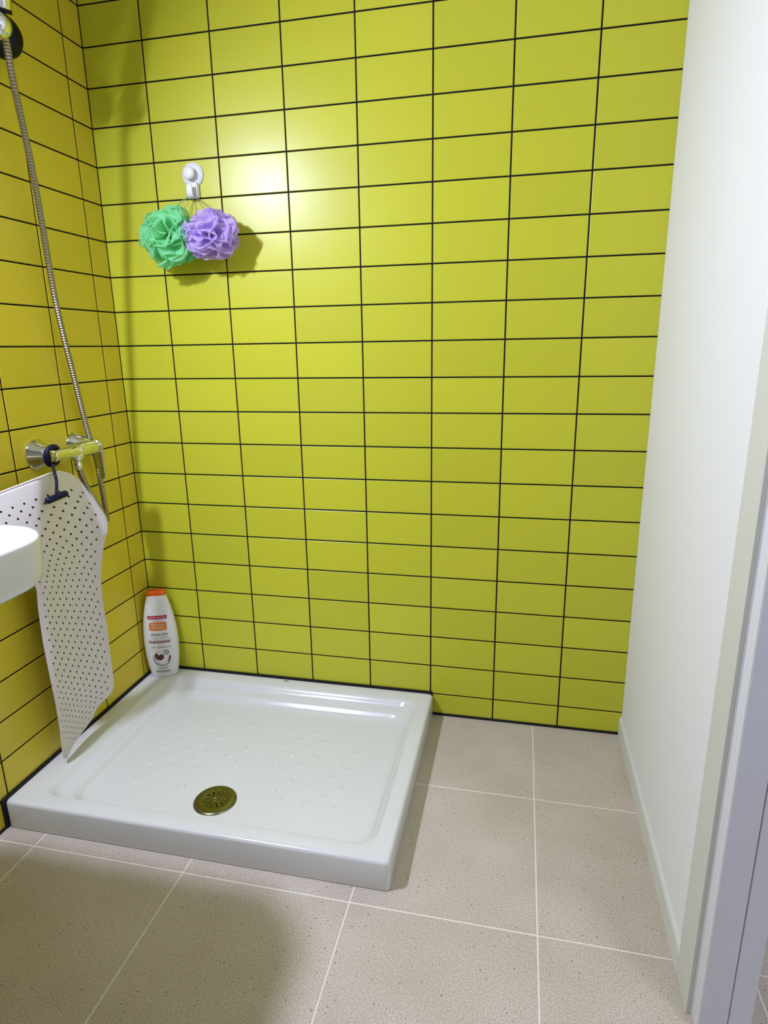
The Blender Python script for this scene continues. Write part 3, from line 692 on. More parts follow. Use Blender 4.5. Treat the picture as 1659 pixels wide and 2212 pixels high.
# ================================================================ BATH MAT AND ITS HANGER
MATPTS = [[[160,-6499,8311],[160,-6368,8322],[191,-6264,8343],[263,-6198,8374],[335,-6131,8406],[406,-6063,8437],[477,-5993,8469],[547,-5922,8500],[616,-5849,8529],[685,-5774,8559],[753,-5697,8588],[819,-5618,8617],[885,-5536,8646],[948,-5451,8674],[1010,-5363,8701],[1068,-5270,8728],[1120,-5168,8753],[1039,-4914,8744],[960,-4651,8715],[890,-4394,8687],[835,-4160,8621],[798,-3947,8541],[782,-3771,8448],[782,-3643,8331],[794,-3529,8216]],[[160,-6491,8146],[160,-6356,8155],[220,-6276,8181],[293,-6209,8211],[366,-6140,8242],[439,-6069,8272],[510,-5997,8301],[581,-5923,8331],[651,-5847,8359],[720,-5769,8387],[788,-5689,8414],[855,-5606,8441],[920,-5520,8468],[983,-5431,8494],[1043,-5337,8519],[1098,-5236,8543],[1055,-5022,8539],[975,-4762,8526],[901,-4498,8495],[840,-4245,8466],[798,-4017,8402],[776,-3813,8326],[774,-3647,8239],[787,-3525,8130],[813,-3418,8022]],[[160,-6482,7980],[175,-6358,7990],[250,-6290,8019],[325,-6221,8048],[399,-6149,8077],[472,-6076,8105],[544,-6001,8134],[615,-5924,8161],[686,-5845,8187],[755,-5764,8213],[822,-5680,8239],[889,-5592,8264],[953,-5502,8288],[1014,-5407,8312],[1072,-5306,8334],[1072,-5139,8340],[990,-4874,8321],[914,-4611,8304],[848,-4350,8271],[799,-4102,8243],[770,-3884,8182],[763,-3690,8110],[776,-3534,8029],[803,-3418,7927],[843,-3317,7828]],[[160,-6450,7813],[218,-6364,7834],[293,-6293,7861],[368,-6222,7889],[442,-6148,7915],[515,-6072,7942],[586,-5994,7968],[657,-5914,7994],[727,-5832,8018],[795,-5746,8041],[861,-5658,8065],[926,-5566,8087],[988,-5470,8109],[1046,-5369,8130],[1086,-5245,8144],[1002,-4978,8120],[923,-4711,8098],[855,-4450,8078],[800,-4196,8045],[765,-3958,8018],[752,-3752,7960],[761,-3572,7894],[790,-3427,7819],[830,-3320,7725],[881,-3225,7634]],[[188,-6436,7653],[264,-6366,7678],[339,-6293,7704],[413,-6219,7729],[487,-6142,7754],[559,-6064,7778],[629,-5982,7802],[699,-5899,7825],[767,-5812,7847],[834,-5723,7868],[898,-5630,7889],[961,-5533,7909],[1020,-5430,7927],[1073,-5320,7944],[1013,-5080,7923],[931,-4810,7895],[859,-4545,7870],[801,-4290,7849],[760,-4045,7817],[741,-3821,7791],[744,-3629,7738],[770,-3463,7678],[813,-3329,7610],[865,-3228,7523],[926,-3137,7439]],[[234,-6440,7498],[309,-6367,7522],[384,-6292,7545],[457,-6214,7568],[529,-6134,7591],[600,-6052,7613],[670,-5967,7634],[738,-5880,7655],[804,-5789,7674],[869,-5694,7693],[931,-5596,7710],[990,-5493,7727],[1045,-5383,7742],[1025,-5187,7731],[940,-4914,7697],[864,-4644,7666],[801,-4383,7639],[755,-4136,7618],[730,-3904,7588],[727,-3694,7565],[747,-3515,7516],[789,-3362,7462],[844,-3238,7400],[906,-3142,7320],[974,-3052,7242]],[[317,-6397,7379],[389,-6323,7399],[459,-6246,7418],[529,-6167,7437],[597,-6086,7456],[664,-6001,7473],[729,-5914,7490],[792,-5824,7507],[854,-5731,7521],[914,-5634,7535],[971,-5532,7548],[1024,-5424,7559],[1025,-5256,7551],[941,-4990,7513],[865,-4725,7476],[800,-4467,7443],[750,-4222,7415],[720,-3992,7394],[710,-3780,7365],[722,-3589,7343],[755,-3428,7298],[807,-3289,7247],[869,-3174,7188],[934,-3083,7112],[1003,-2995,7037]],[[397,-6348,7259],[463,-6274,7274],[528,-6197,7289],[592,-6119,7303],[654,-6037,7316],[715,-5953,7329],[775,-5866,7341],[832,-5775,7352],[888,-5682,7362],[942,-5584,7370],[992,-5481,7377],[1036,-5369,7382],[958,-5120,7341],[881,-4866,7299],[813,-4616,7259],[757,-4374,7225],[717,-4146,7195],[695,-3934,7172],[693,-3738,7142],[710,-3562,7118],[746,-3412,7073],[799,-3282,7022],[860,-3173,6964],[923,-3086,6890],[987,-2998,6816]],[[472,-6294,7136],[532,-6220,7147],[591,-6144,7157],[649,-6065,7166],[705,-5984,7174],[759,-5900,7182],[812,-5813,7189],[864,-5723,7196],[913,-5629,7200],[960,-5531,7203],[1003,-5427,7205],[973,-5241,7178],[897,-5000,7132],[827,-4760,7088],[767,-4527,7047],[720,-4303,7011],[688,-4092,6980],[673,-3896,6955],[675,-3715,6924],[696,-3552,6899],[733,-3413,6853],[783,-3291,6803],[842,-3188,6746],[903,-3105,6673],[967,-3024,6602]],[[542,-6232,7009],[595,-6159,7016],[647,-6084,7021],[697,-6007,7026],[746,-5927,7030],[794,-5844,7034],[840,-5759,7036],[885,-5670,7038],[928,-5578,7038],[968,-5482,7037],[987,-5361,7027],[914,-5137,6979],[845,-4912,6933],[783,-4691,6888],[731,-4476,6847],[691,-4270,6810],[664,-4076,6778],[652,-3896,6751],[655,-3728,6718],[675,-3577,6691],[708,-3446,6645],[755,-3331,6595],[809,-3235,6538],[865,-3156,6468],[925,-3082,6399]],[[611,-6153,6891],[656,-6082,6893],[701,-6008,6893],[744,-5932,6893],[786,-5853,6892],[827,-5773,6891],[866,-5689,6889],[904,-5603,6886],[940,-5513,6881],[971,-5417,6874],[918,-5226,6831],[852,-5018,6782],[792,-4812,6735],[738,-4610,6690],[694,-4415,6649],[661,-4229,6611],[640,-4054,6578],[632,-3890,6550],[637,-3738,6516],[656,-3600,6487],[688,-3480,6441],[730,-3374,6390],[779,-3284,6334],[831,-3213,6265],[887,-3145,6198]],[[670,-6059,6770],[709,-5989,6766],[748,-5917,6762],[785,-5843,6757],[821,-5767,6751],[856,-5688,6745],[890,-5607,6738],[922,-5523,6729],[950,-5434,6719],[908,-5266,6677],[847,-5075,6627],[791,-4886,6578],[740,-4699,6531],[696,-4517,6486],[661,-4343,6445],[637,-4177,6407],[623,-4021,6374],[620,-3875,6345],[629,-3739,6310],[650,-3615,6280],[681,-3507,6233],[722,-3411,6182],[769,-3330,6126],[817,-3265,6059],[870,-3204,5994]],[[724,-5957,6643],[757,-5889,6635],[790,-5819,6626],[822,-5747,6616],[853,-5673,6605],[882,-5598,6594],[910,-5519,6582],[935,-5436,6568],[889,-5274,6522],[833,-5099,6470],[781,-4925,6420],[734,-4754,6371],[693,-4588,6324],[659,-4426,6280],[634,-4272,6239],[617,-4126,6202],[610,-3988,6168],[613,-3860,6138],[626,-3740,6103],[648,-3630,6071],[679,-3534,6025],[718,-3448,5974],[762,-3375,5918],[808,-3317,5853],[857,-3262,5788]],[[764,-5840,6508],[793,-5775,6495],[820,-5707,6481],[847,-5638,6467],[873,-5568,6452],[897,-5495,6436],[919,-5417,6418],[872,-5265,6369],[822,-5106,6317],[774,-4948,6266],[731,-4792,6215],[692,-4639,6167],[660,-4491,6121],[634,-4348,6077],[615,-4212,6036],[605,-4083,5998],[602,-3961,5963],[608,-3848,5932],[622,-3741,5895],[644,-3643,5862],[674,-3557,5814],[710,-3479,5763],[750,-3413,5707],[792,-3361,5642],[837,-3311,5579]],[[780,-5762,6330],[805,-5697,6314],[830,-5631,6298],[854,-5564,6280],[876,-5494,6262],[897,-5422,6243],[864,-5291,6198],[817,-5141,6146],[772,-4993,6093],[731,-4846,6041],[694,-4701,5991],[662,-4561,5943],[635,-4425,5897],[615,-4294,5853],[602,-4170,5812],[596,-4052,5774],[597,-3941,5740],[606,-3837,5708],[622,-3739,5671],[645,-3649,5637],[675,-3569,5590],[710,-3498,5540],[749,-3436,5486],[789,-3386,5423],[832,-3339,5362]],[[793,-5679,6149],[816,-5616,6130],[838,-5552,6110],[859,-5486,6090],[879,-5417,6069],[851,-5295,6024],[807,-5155,5970],[765,-5015,5917],[726,-4877,5865],[691,-4741,5813],[660,-4608,5763],[634,-4479,5715],[614,-4355,5670],[600,-4236,5626],[592,-4123,5586],[591,-4015,5548],[596,-3915,5513],[608,-3820,5480],[626,-3731,5444],[651,-3648,5409],[681,-3575,5363],[716,-3508,5314],[754,-3450,5261],[792,-3403,5201],[833,-3358,5141]],[[791,-5624,5962],[813,-5562,5940],[834,-5499,5918],[853,-5434,5895],[850,-5342,5860],[808,-5208,5806],[768,-5074,5751],[730,-4942,5697],[696,-4811,5644],[665,-4682,5592],[639,-4558,5542],[618,-4437,5493],[602,-4320,5447],[592,-4209,5403],[588,-4103,5362],[590,-4003,5324],[598,-3909,5288],[611,-3820,5255],[631,-3737,5217],[656,-3659,5182],[686,-3589,5137],[720,-3525,5088],[757,-3469,5036],[794,-3422,4977],[833,-3377,4919]],[[767,-5619,5769],[789,-5558,5745],[811,-5495,5722],[832,-5431,5698],[832,-5345,5663],[792,-5213,5606],[754,-5081,5549],[719,-4951,5494],[686,-4822,5438],[657,-4696,5384],[633,-4573,5332],[614,-4454,5282],[600,-4340,5234],[591,-4231,5188],[588,-4126,5145],[591,-4027,5104],[600,-3934,5067],[614,-3846,5031],[634,-3763,4992],[659,-3685,4956],[688,-3615,4910],[722,-3550,4861],[758,-3492,4810],[795,-3442,4752],[833,-3395,4696]],[[744,-5617,5575],[768,-5556,5550],[791,-5493,5525],[813,-5430,5500],[816,-5345,5463],[778,-5214,5404],[742,-5084,5346],[708,-4955,5288],[677,-4827,5230],[651,-4702,5174],[628,-4581,5120],[611,-4463,5067],[598,-4349,5017],[591,-4241,4969],[590,-4137,4924],[594,-4039,4881],[604,-3946,4841],[619,-3858,4804],[639,-3775,4763],[665,-3696,4725],[695,-3625,4679],[729,-3559,4630],[765,-3499,4579],[801,-3446,4522],[839,-3395,4466]],[[724,-5617,5382],[749,-5556,5356],[773,-5495,5329],[797,-5432,5302],[803,-5349,5265],[767,-5219,5204],[732,-5090,5143],[700,-4962,5082],[672,-4835,5023],[646,-4712,4964],[626,-4591,4908],[610,-4474,4853],[599,-4361,4801],[593,-4253,4751],[593,-4150,4703],[598,-4051,4658],[608,-3958,4616],[624,-3870,4576],[645,-3786,4534],[671,-3707,4494],[701,-3634,4446],[734,-3566,4397],[770,-3504,4346],[806,-3448,4290],[843,-3392,4234]],[[711,-5610,5186],[737,-5550,5158],[763,-5490,5131],[788,-5428,5103],[788,-5338,5060],[754,-5210,4996],[722,-5083,4934],[692,-4957,4871],[665,-4832,4810],[642,-4710,4750],[623,-4591,4691],[609,-4476,4635],[599,-4365,4581],[595,-4258,4529],[596,-4155,4479],[602,-4058,4432],[613,-3965,4388],[630,-3877,4346],[651,-3793,4302],[676,-3714,4260],[706,-3640,4212],[738,-3570,4162],[773,-3505,4110],[808,-3445,4054],[844,-3386,3998]],[[701,-5606,4990],[728,-5547,4962],[755,-5488,4933],[781,-5427,4903],[776,-5331,4855],[744,-5206,4790],[714,-5080,4725],[686,-4956,4661],[661,-4833,4598],[640,-4713,4536],[623,-4595,4476],[610,-4482,4417],[601,-4371,4361],[598,-4265,4307],[600,-4164,4256],[606,-4067,4206],[618,-3974,4160],[634,-3886,4115],[655,-3801,4069],[680,-3720,4025],[708,-3645,3976],[740,-3573,3925],[773,-3505,3872],[806,-3442,3816],[841,-3380,3759]],[[694,-5605,4794],[722,-5548,4765],[750,-5490,4735],[777,-5430,4705],[768,-5330,4651],[738,-5206,4585],[709,-5083,4519],[683,-4961,4453],[660,-4840,4388],[640,-4722,4324],[624,-4606,4262],[612,-4493,4202],[604,-4384,4144],[601,-4279,4087],[603,-4178,4033],[610,-4081,3982],[621,-3988,3933],[636,-3899,3885],[656,-3813,3837],[679,-3731,3791],[706,-3653,3739],[736,-3579,3687],[767,-3509,3633],[798,-3442,3576],[831,-3376,3519]],[[690,-5607,4599],[719,-5551,4569],[748,-5494,4538],[776,-5435,4506],[762,-5331,4448],[733,-5209,4380],[706,-5088,4312],[682,-4968,4245],[660,-4849,4178],[641,-4731,4112],[626,-4617,4048],[614,-4505,3985],[607,-4397,3925],[604,-4292,3866],[605,-4190,3810],[611,-4093,3756],[621,-3999,3703],[636,-3909,3654],[654,-3822,3602],[676,-3738,3553],[701,-3659,3500],[729,-3582,3446],[758,-3508,3390],[788,-3439,3332],[818,-3369,3274]],[[690,-5609,4404],[720,-5554,4373],[749,-5498,4341],[777,-5439,4307],[756,-5327,4242],[729,-5208,4172],[703,-5089,4103],[680,-4970,4034],[659,-4852,3965],[641,-4737,3897],[626,-4623,3831],[615,-4512,3766],[608,-4404,3703],[605,-4299,3642],[606,-4198,3583],[611,-4100,3526],[620,-4006,3471],[633,-3914,3418],[650,-3826,3365],[670,-3741,3313],[693,-3659,3257],[719,-3580,3201],[746,-3504,3144],[774,-3431,3085],[802,-3358,3025]],[[694,-5607,4207],[724,-5553,4175],[753,-5497,4141],[775,-5433,4102],[749,-5316,4031],[723,-5199,3960],[699,-5082,3889],[677,-4965,3818],[657,-4849,3748],[639,-4735,3678],[625,-4622,3610],[614,-4512,3543],[607,-4405,3478],[604,-4301,3414],[604,-4199,3353],[608,-4101,3293],[616,-4006,3236],[628,-3914,3180],[643,-3825,3123],[662,-3738,3069],[683,-3655,3011],[706,-3574,2953],[731,-3496,2894],[757,-3420,2833],[784,-3345,2772]],[[699,-5607,4010],[730,-5553,3976],[759,-5498,3941],[767,-5420,3892],[742,-5305,3819],[717,-5188,3746],[694,-5072,3673],[672,-4957,3600],[653,-4842,3527],[636,-4728,3456],[622,-4616,3385],[611,-4507,3316],[604,-4399,3248],[600,-4295,3182],[600,-4193,3118],[603,-4095,3055],[610,-3999,2995],[620,-3906,2936],[634,-3815,2877],[651,-3727,2819],[671,-3642,2759],[692,-3560,2699],[716,-3479,2638],[740,-3401,2576],[765,-3323,2514]],[[706,-5608,3812],[736,-5554,3777],[764,-5498,3740],[760,-5407,3680],[735,-5293,3605],[711,-5178,3530],[688,-5062,3455],[667,-4947,3380],[648,-4833,3305],[631,-4719,3231],[617,-4608,3158],[606,-4498,3086],[598,-4391,3015],[593,-4286,2946],[592,-4184,2879],[595,-4084,2814],[601,-3988,2750],[610,-3894,2688],[622,-3802,2626],[638,-3713,2566],[656,-3626,2504],[676,-3541,2441],[698,-3459,2379],[721,-3379,2315],[745,-3299,2251]],[[713,-5608,3614],[742,-5554,3576],[769,-5497,3537],[752,-5393,3466],[728,-5279,3389],[704,-5164,3311],[681,-5049,3234],[660,-4934,3156],[641,-4820,3079],[624,-4707,3002],[609,-4596,2926],[598,-4486,2852],[589,-4378,2778],[584,-4273,2707],[582,-4170,2637],[584,-4070,2568],[589,-3972,2502],[597,-3877,2437],[608,-3785,2372],[622,-3694,2309],[639,-3607,2244],[658,-3521,2180],[679,-3437,2116],[701,-3355,2050],[724,-3273,1985]],[[721,-5607,3413],[748,-5554,3374],[770,-5496,3332],[746,-5388,3257],[723,-5279,3180],[700,-5169,3103],[678,-5059,3026],[657,-4949,2948],[637,-4839,2871],[620,-4729,2794],[604,-4621,2717],[591,-4514,2642],[581,-4409,2568],[573,-4306,2494],[569,-4204,2423],[567,-4105,2352],[568,-4009,2284],[573,-3914,2217],[580,-3822,2150],[591,-3732,2085],[603,-3645,2019],[619,-3560,1953],[636,-3477,1888],[655,-3396,1823],[675,-3315,1758]],[[727,-5604,3210],[751,-5556,3175],[765,-5497,3132],[744,-5400,3063],[723,-5302,2993],[702,-5203,2922],[681,-5103,2851],[660,-5002,2779],[641,-4902,2707],[622,-4801,2635],[605,-4701,2564],[590,-4601,2493],[576,-4503,2422],[565,-4405,2352],[555,-4309,2283],[548,-4214,2216],[543,-4121,2149],[541,-4030,2084],[541,-3941,2019],[544,-3854,1955],[549,-3769,1891],[557,-3687,1828],[567,-3606,1766],[579,-3529,1704],[593,-3453,1643]],[[732,-5600,3004],[752,-5557,2973],[759,-5499,2931],[740,-5413,2870],[721,-5327,2808],[702,-5239,2745],[682,-5150,2681],[663,-5061,2617],[643,-4970,2552],[625,-4880,2487],[607,-4789,2422],[589,-4699,2357],[573,-4608,2292],[558,-4518,2227],[545,-4429,2163],[533,-4341,2100],[523,-4254,2038],[515,-4169,1976],[509,-4084,1915],[505,-4002,1855],[503,-3921,1794],[503,-3843,1735],[506,-3766,1677],[511,-3693,1620],[518,-3621,1564]],[[735,-5593,2795],[751,-5554,2768],[750,-5498,2727],[733,-5424,2674],[716,-5348,2620],[699,-5272,2565],[680,-5194,2509],[662,-5115,2453],[643,-5036,2395],[625,-4956,2338],[606,-4875,2280],[588,-4795,2222],[571,-4714,2164],[554,-4633,2105],[538,-4552,2048],[523,-4472,1990],[510,-4393,1933],[497,-4315,1877],[487,-4237,1821],[478,-4161,1765],[470,-4087,1711],[465,-4014,1656],[462,-3943,1603],[461,-3875,1551],[462,-3809,1500]],[[733,-5590,2585],[746,-5553,2558],[738,-5494,2515],[722,-5426,2464],[705,-5356,2412],[688,-5285,2360],[670,-5213,2306],[651,-5139,2252],[633,-5065,2197],[614,-4991,2142],[595,-4916,2086],[577,-4840,2030],[559,-4764,1974],[541,-4689,1918],[525,-4614,1862],[509,-4539,1807],[494,-4464,1752],[481,-4391,1697],[468,-4319,1643],[458,-4247,1590],[449,-4178,1538],[442,-4110,1486],[437,-4043,1435],[434,-3980,1386],[433,-3917,1337]],[[727,-5586,2372],[737,-5551,2346],[726,-5494,2303],[710,-5433,2257],[694,-5370,2209],[677,-5306,2160],[659,-5241,2111],[641,-5175,2061],[623,-5108,2010],[605,-5040,1959],[586,-4972,1908],[568,-4904,1856],[550,-4836,1804],[532,-4767,1752],[515,-4699,1700],[499,-4632,1649],[484,-4564,1598],[469,-4498,1548],[456,-4433,1498],[445,-4368,1449],[435,-4305,1400],[426,-4244,1353],[420,-4184,1306],[415,-4126,1261],[412,-4070,1217]],[[719,-5578,2155],[724,-5547,2131],[711,-5495,2092],[696,-5442,2051],[681,-5388,2010],[665,-5333,1968],[649,-5277,1925],[632,-5220,1881],[615,-5163,1837],[597,-5105,1792],[580,-5046,1748],[562,-4988,1702],[545,-4929,1657],[528,-4870,1612],[512,-4812,1567],[496,-4754,1523],[481,-4696,1479],[467,-4639,1435],[454,-4583,1392],[442,-4528,1350],[432,-4475,1308],[423,-4422,1267],[415,-4371,1228],[409,-4322,1189],[405,-4274,1151]],[[707,-5567,1934],[705,-5535,1910],[693,-5492,1876],[680,-5448,1842],[666,-5403,1808],[651,-5357,1772],[636,-5311,1736],[620,-5264,1699],[604,-5216,1662],[588,-5168,1625],[572,-5119,1588],[557,-5071,1550],[541,-5022,1513],[526,-4974,1475],[511,-4926,1438],[497,-4879,1401],[483,-4832,1365],[471,-4786,1330],[459,-4740,1295],[449,-4696,1260],[439,-4653,1227],[431,-4611,1194],[424,-4570,1162],[419,-4530,1131],[414,-4492,1101]],[[689,-5564,1713],[688,-5539,1695],[676,-5504,1668],[664,-5468,1641],[651,-5432,1612],[638,-5395,1584],[624,-5357,1555],[610,-5319,1525],[596,-5281,1496],[582,-5242,1466],[568,-5203,1436],[554,-5165,1406],[540,-5126,1377],[527,-5089,1348],[515,-5051,1319],[503,-5014,1291],[492,-4978,1263],[482,-4943,1236],[472,-4908,1209],[464,-4875,1184],[457,-4842,1159],[451,-4811,1135],[446,-4781,1112],[442,-4752,1089],[439,-4723,1068]],[[669,-5560,1491],[666,-5542,1477],[658,-5517,1458],[647,-5489,1438],[635,-5461,1416],[623,-5433,1395],[611,-5404,1373],[599,-5375,1351],[587,-5346,1329],[575,-5317,1307],[563,-5288,1285],[552,-5259,1264],[541,-5231,1243],[531,-5204,1222],[521,-5177,1202],[512,-5151,1182],[504,-5126,1163],[497,-5101,1145],[491,-5078,1128],[485,-5055,1112],[481,-5034,1096],[478,-5013,1081],[475,-4994,1067],[474,-4976,1054],[474,-4958,1041]],[[647,-5551,1262],[642,-5535,1251],[635,-5517,1236],[625,-5495,1220],[614,-5474,1203],[604,-5451,1186],[593,-5429,1169],[583,-5407,1152],[572,-5385,1135],[562,-5364,1118],[553,-5343,1102],[544,-5322,1086],[535,-5302,1071],[528,-5283,1056],[521,-5265,1042],[515,-5247,1029],[510,-5230,1016],[506,-5215,1005],[502,-5200,994],[500,-5186,984],[499,-5174,975],[498,-5162,966],[499,-5151,959],[500,-5141,952],[502,-5132,946]],[[616,-5487,999],[608,-5475,989],[600,-5462,979],[591,-5449,968],[582,-5436,957],[574,-5424,947],[566,-5411,936],[558,-5399,926],[550,-5387,916],[543,-5375,907],[536,-5365,898],[531,-5354,890],[526,-5345,883],[521,-5337,876],[518,-5329,870],[515,-5323,865],[514,-5317,861],[513,-5313,857],[514,-5309,855],[515,-5307,853],[517,-5305,852],[520,-5304,852],[524,-5304,852],[528,-5305,853],[533,-5306,855]]]
bmt = empty('bath_mat', (0.05, -0.5, 0.081))
tag(bmt, 'off-white perforated rubber bath mat hanging from the mixer down to the tray', 'bath mat')
nr, nc = len(MATPTS), len(MATPTS[0])
v = [(p[0] / 1e4, p[1] / 1e4, p[2] / 1e4) for r in MATPTS for p in r]
f = [(i * nc + j, i * nc + j + 1, (i + 1) * nc + j + 1, (i + 1) * nc + j) for i in range(nr - 1) for j in range(nc - 1)]
me = pd('sheet', v, f)
uvl = me.uv_layers.new(name='UVMap')
for poly in me.polygons:
    for li in poly.loop_indices:
        k = me.loops[li].vertex_index
        i, j = divmod(k, nc)
        uvl.data[li].uv = (j / (nc - 1) * 0.365, i / (nr - 1) * 0.85)
o = link('sheet', me, RUBBER, smooth=True); child_at(o, bmt)
ss = o.modifiers.new('smooth', 'SUBSURF'); ss.levels = 1; ss.render_levels = 1
sd = o.modifiers.new('thick', 'SOLIDIFY'); sd.thickness = 0.0022; sd.offset = 0
top = [Vector(p) for p in [(q[0] / 1e4, q[1] / 1e4, q[2] / 1e4) for q in MATPTS[0]]]
rt = [Vector((MATPTS[i][-1][0] / 1e4, MATPTS[i][-1][1] / 1e4, MATPTS[i][-1][2] / 1e4)) for i in range(1, 9)]
o = link('rolled_rim', tube('rim', by_length(catmull(top + rt, 3), 0.006), 0.0024, 8), RIMRUB, smooth=True); child_at(o, bmt)

hg = empty('mat_hanger', (0.05, -0.41, 0.88))
tag(hg, 'navy blue plastic ring with cord and toggle bar hung on the mixer inlet', 'hanger')
rp = [Vector((0.0475 + 0.004 * math.sin(a), -0.404 + 0.0225 * math.cos(a), 0.9035 + 0.0235 * math.sin(a))) for a in [2 * pi * k / 40 for k in range(41)]]
child_at(link('ring', tube('ring', rp, 0.0072, 10), NAVY, smooth=True), hg)
cp = by_length(catmull([(0.050, -0.406, 0.880), (0.062, -0.4255, 0.8840), (0.084, -0.4500, 0.8830), (0.112, -0.4808, 0.8748), (0.1215, -0.4900, 0.8558), (0.1275, -0.5045, 0.8239)], 8), 0.004)
child_at(link('cord', tube('cord', cp, 0.0038, 8), NAVY, smooth=True), hg)
A, B = Vector((0.130, -0.5430, 0.8185)), Vector((0.130, -0.4700, 0.8225))
bp_ = [A.lerp(B, k / 24) for k in range(25)]
child_at(link('toggle_bar', tube('bar', bp_, lambda i: 0.0085 * math.sqrt(max(0.05, 1 - max(0, abs(i - 12) / 12 - 0.80) ** 2 / 0.042)), 12), NAVY, smooth=True), hg)

# ================================================================ SUCTION HOOK AND BATH PUFFS
hk = empty('suction_hook', (0.3020, 0.0, 1.6410))
tag(hk, 'white suction hook with round knob on the lime tiles', 'hook')
HC = Vector((0.3020, -0.0006, 1.6410))
child_at(link('suction_disc', lathe('disc', [(0.0325, 0.0), (0.0325, 0.002), (0.0310, 0.0045), (0.0250, 0.0075), (0.0190, 0.0095), (0.012, 0.010)], HC, (0, -1, 0), 44), WPLAST, smooth=True), hk)
child_at(link('knob', lathe('knob', [(0.0120, 0.008), (0.0120, 0.019), (0.0165, 0.0205), (0.0172, 0.0235), (0.0160, 0.0275), (0.0110, 0.0300), (0.003, 0.0308)], HC, (0, -1, 0), 36), WPLAST, smooth=True), hk)
tab = box_me('tab', (0.2845, -0.0085, 1.5795), (0.3195, -0.0006, 1.6250), 0.0035, 3)
child_at(link('back_tab', tab, WPLAST, smooth=True), hk)
# J shaped prong: leaves the foot of the tab, turns up in front
pr = [(-0.0060, 1.5830), (-0.0120, 1.5795), (-0.0200, 1.5790), (-0.0260, 1.5825), (-0.0285, 1.5890), (-0.0290, 1.5990), (-0.0285, 1.6080), (-0.0270, 1.6125)]
lo = []
for i, (y, z) in enumerate(pr):
    a = pr[max(0, i - 1)]; b_ = pr[min(len(pr) - 1, i + 1)]
    ty, tz = b_[0] - a[0], b_[1] - a[1]; L_ = math.hypot(ty, tz); ny, nz = -tz / L_, ty / L_
    hw = [0.0150, 0.0130, 0.0100, 0.0090, 0.0085, 0.0085, 0.0080, 0.0055][i]
    ring = []
    for k in range(16):
        t = 2 * pi * k / 16
        cx = hw * math.copysign(abs(math.cos(t)) ** 0.5, math.cos(t)); cn = 0.0022 * math.copysign(abs(math.sin(t)) ** 0.6, math.sin(t))
        ring.append(Vector((0.3020 + cx, y + ny * cn, z + nz * cn)))
    lo.append(ring)
v, f = loft(lo)
me = pd('prong', v, f); bm = bmesh.new(); bm.from_mesh(me); bmesh.ops.recalc_face_normals(bm, faces=bm.faces); bm.to_mesh(me); bm.free()
child_at(link('hook_prong', me, WPLAST, smooth=True), hk)
for s in (-1, 1):
    child_at(link('hook_rib', box_me('rib', (0.3020 + s * 0.0145 - 0.0016, -0.0150, 1.5810), (0.3020 + s * 0.0145 + 0.0016, -0.0070, 1.6200), 0.0014, 2), WPLAST, smooth=True), hk)

def puff(name, centre, rad, m, mstr, seed, label, strings, nrib=42):
    rnd = random.Random(seed)
    t = empty(name, centre); tag(t, label, 'bath puff', 'bath puffs on the hook')
    rx, ry, rz = rad
    V, F = [], []
    def lump(n):
        return 1 + 0.07 * math.sin(3.1 * n.x + seed) * math.cos(4.3 * n.z + 1.7 * seed) + 0.05 * math.sin(7 * n.z + 5 * n.y + seed)
    for k in range(nrib):
        zz = 1 - 2 * (k + 0.5) / nrib
        ph = k * 2.399963 + rnd.uniform(-0.3, 0.3)
        q = math.sqrt(1 - zz * zz)
        n0 = Vector((q * math.cos(ph), zz, q * math.sin(ph)))
        tg = n0.orthogonal().normalized()
        tg.rotate(Matrix.Rotation(rnd.uniform(0, 2 * pi), 3, n0))
        ax = n0.cross(tg)
        NL, NRD = 44, 7
        span = rnd.uniform(1.5, 2.3)
        fr = rnd.uniform(6.0, 9.5); p1 = rnd.uniform(0, 6.28); p2 = rnd.uniform(0, 6.28)
        top_ = rnd.uniform(0.90, 1.06)
        base = len(V)
        for i in range(NL):
            u = i / (NL - 1) - 0.5
            n_ = n0.copy(); n_.rotate(Matrix.Rotation(u * span, 3, ax))
            wander = 0.35 * math.sin(2.2 * u * span + p2)
            n_ = (n_ + ax * wander).normalized()
            side = ax - n_ * ax.dot(n_); side.normalize()
            endf = min(1, 4.5 * (0.5 - abs(u)))
            for j in range(NRD):
                w = j / (NRD - 1)
                r = (0.34 + (0.66 * top_ - 0.22 * (1 - endf)) * (math.sin(w * 2.15) if w < 0.73 else 1.0 - 0.9 * (w - 0.73) ** 2)) * lump(n_)
                amp = (0.03 + 0.20 * w ** 1.2) * (0.75 + 0.25 * math.sin(3 * u + p2))
                d = amp * math.sin(fr * u * span + p1 + 0.9 * w) + 0.16 * max(0, w - 0.55) * (1 if k % 2 else -1)
                P = n_ * r + side * d + n_ * (0.035 * w * math.sin(2 * fr * u * span + p2))
                V.append((P.x * rx, P.y * ry, P.z * rz))
        for i in range(NL - 1):
            for j in range(NRD - 1):
                a = base + i * NRD + j
                F.append((a, a + NRD, a + NRD + 1, a + 1))
    o = link('netting', pd('netting', V, F), m, t, smooth=True)
    for S_ in strings:
        P = [Vector(p) - Vector(centre) for p in S_]
        link('string', tube('string', by_length(catmull(P, 6), 0.004), 0.0009, 6), mstr, t, smooth=True)
    return t

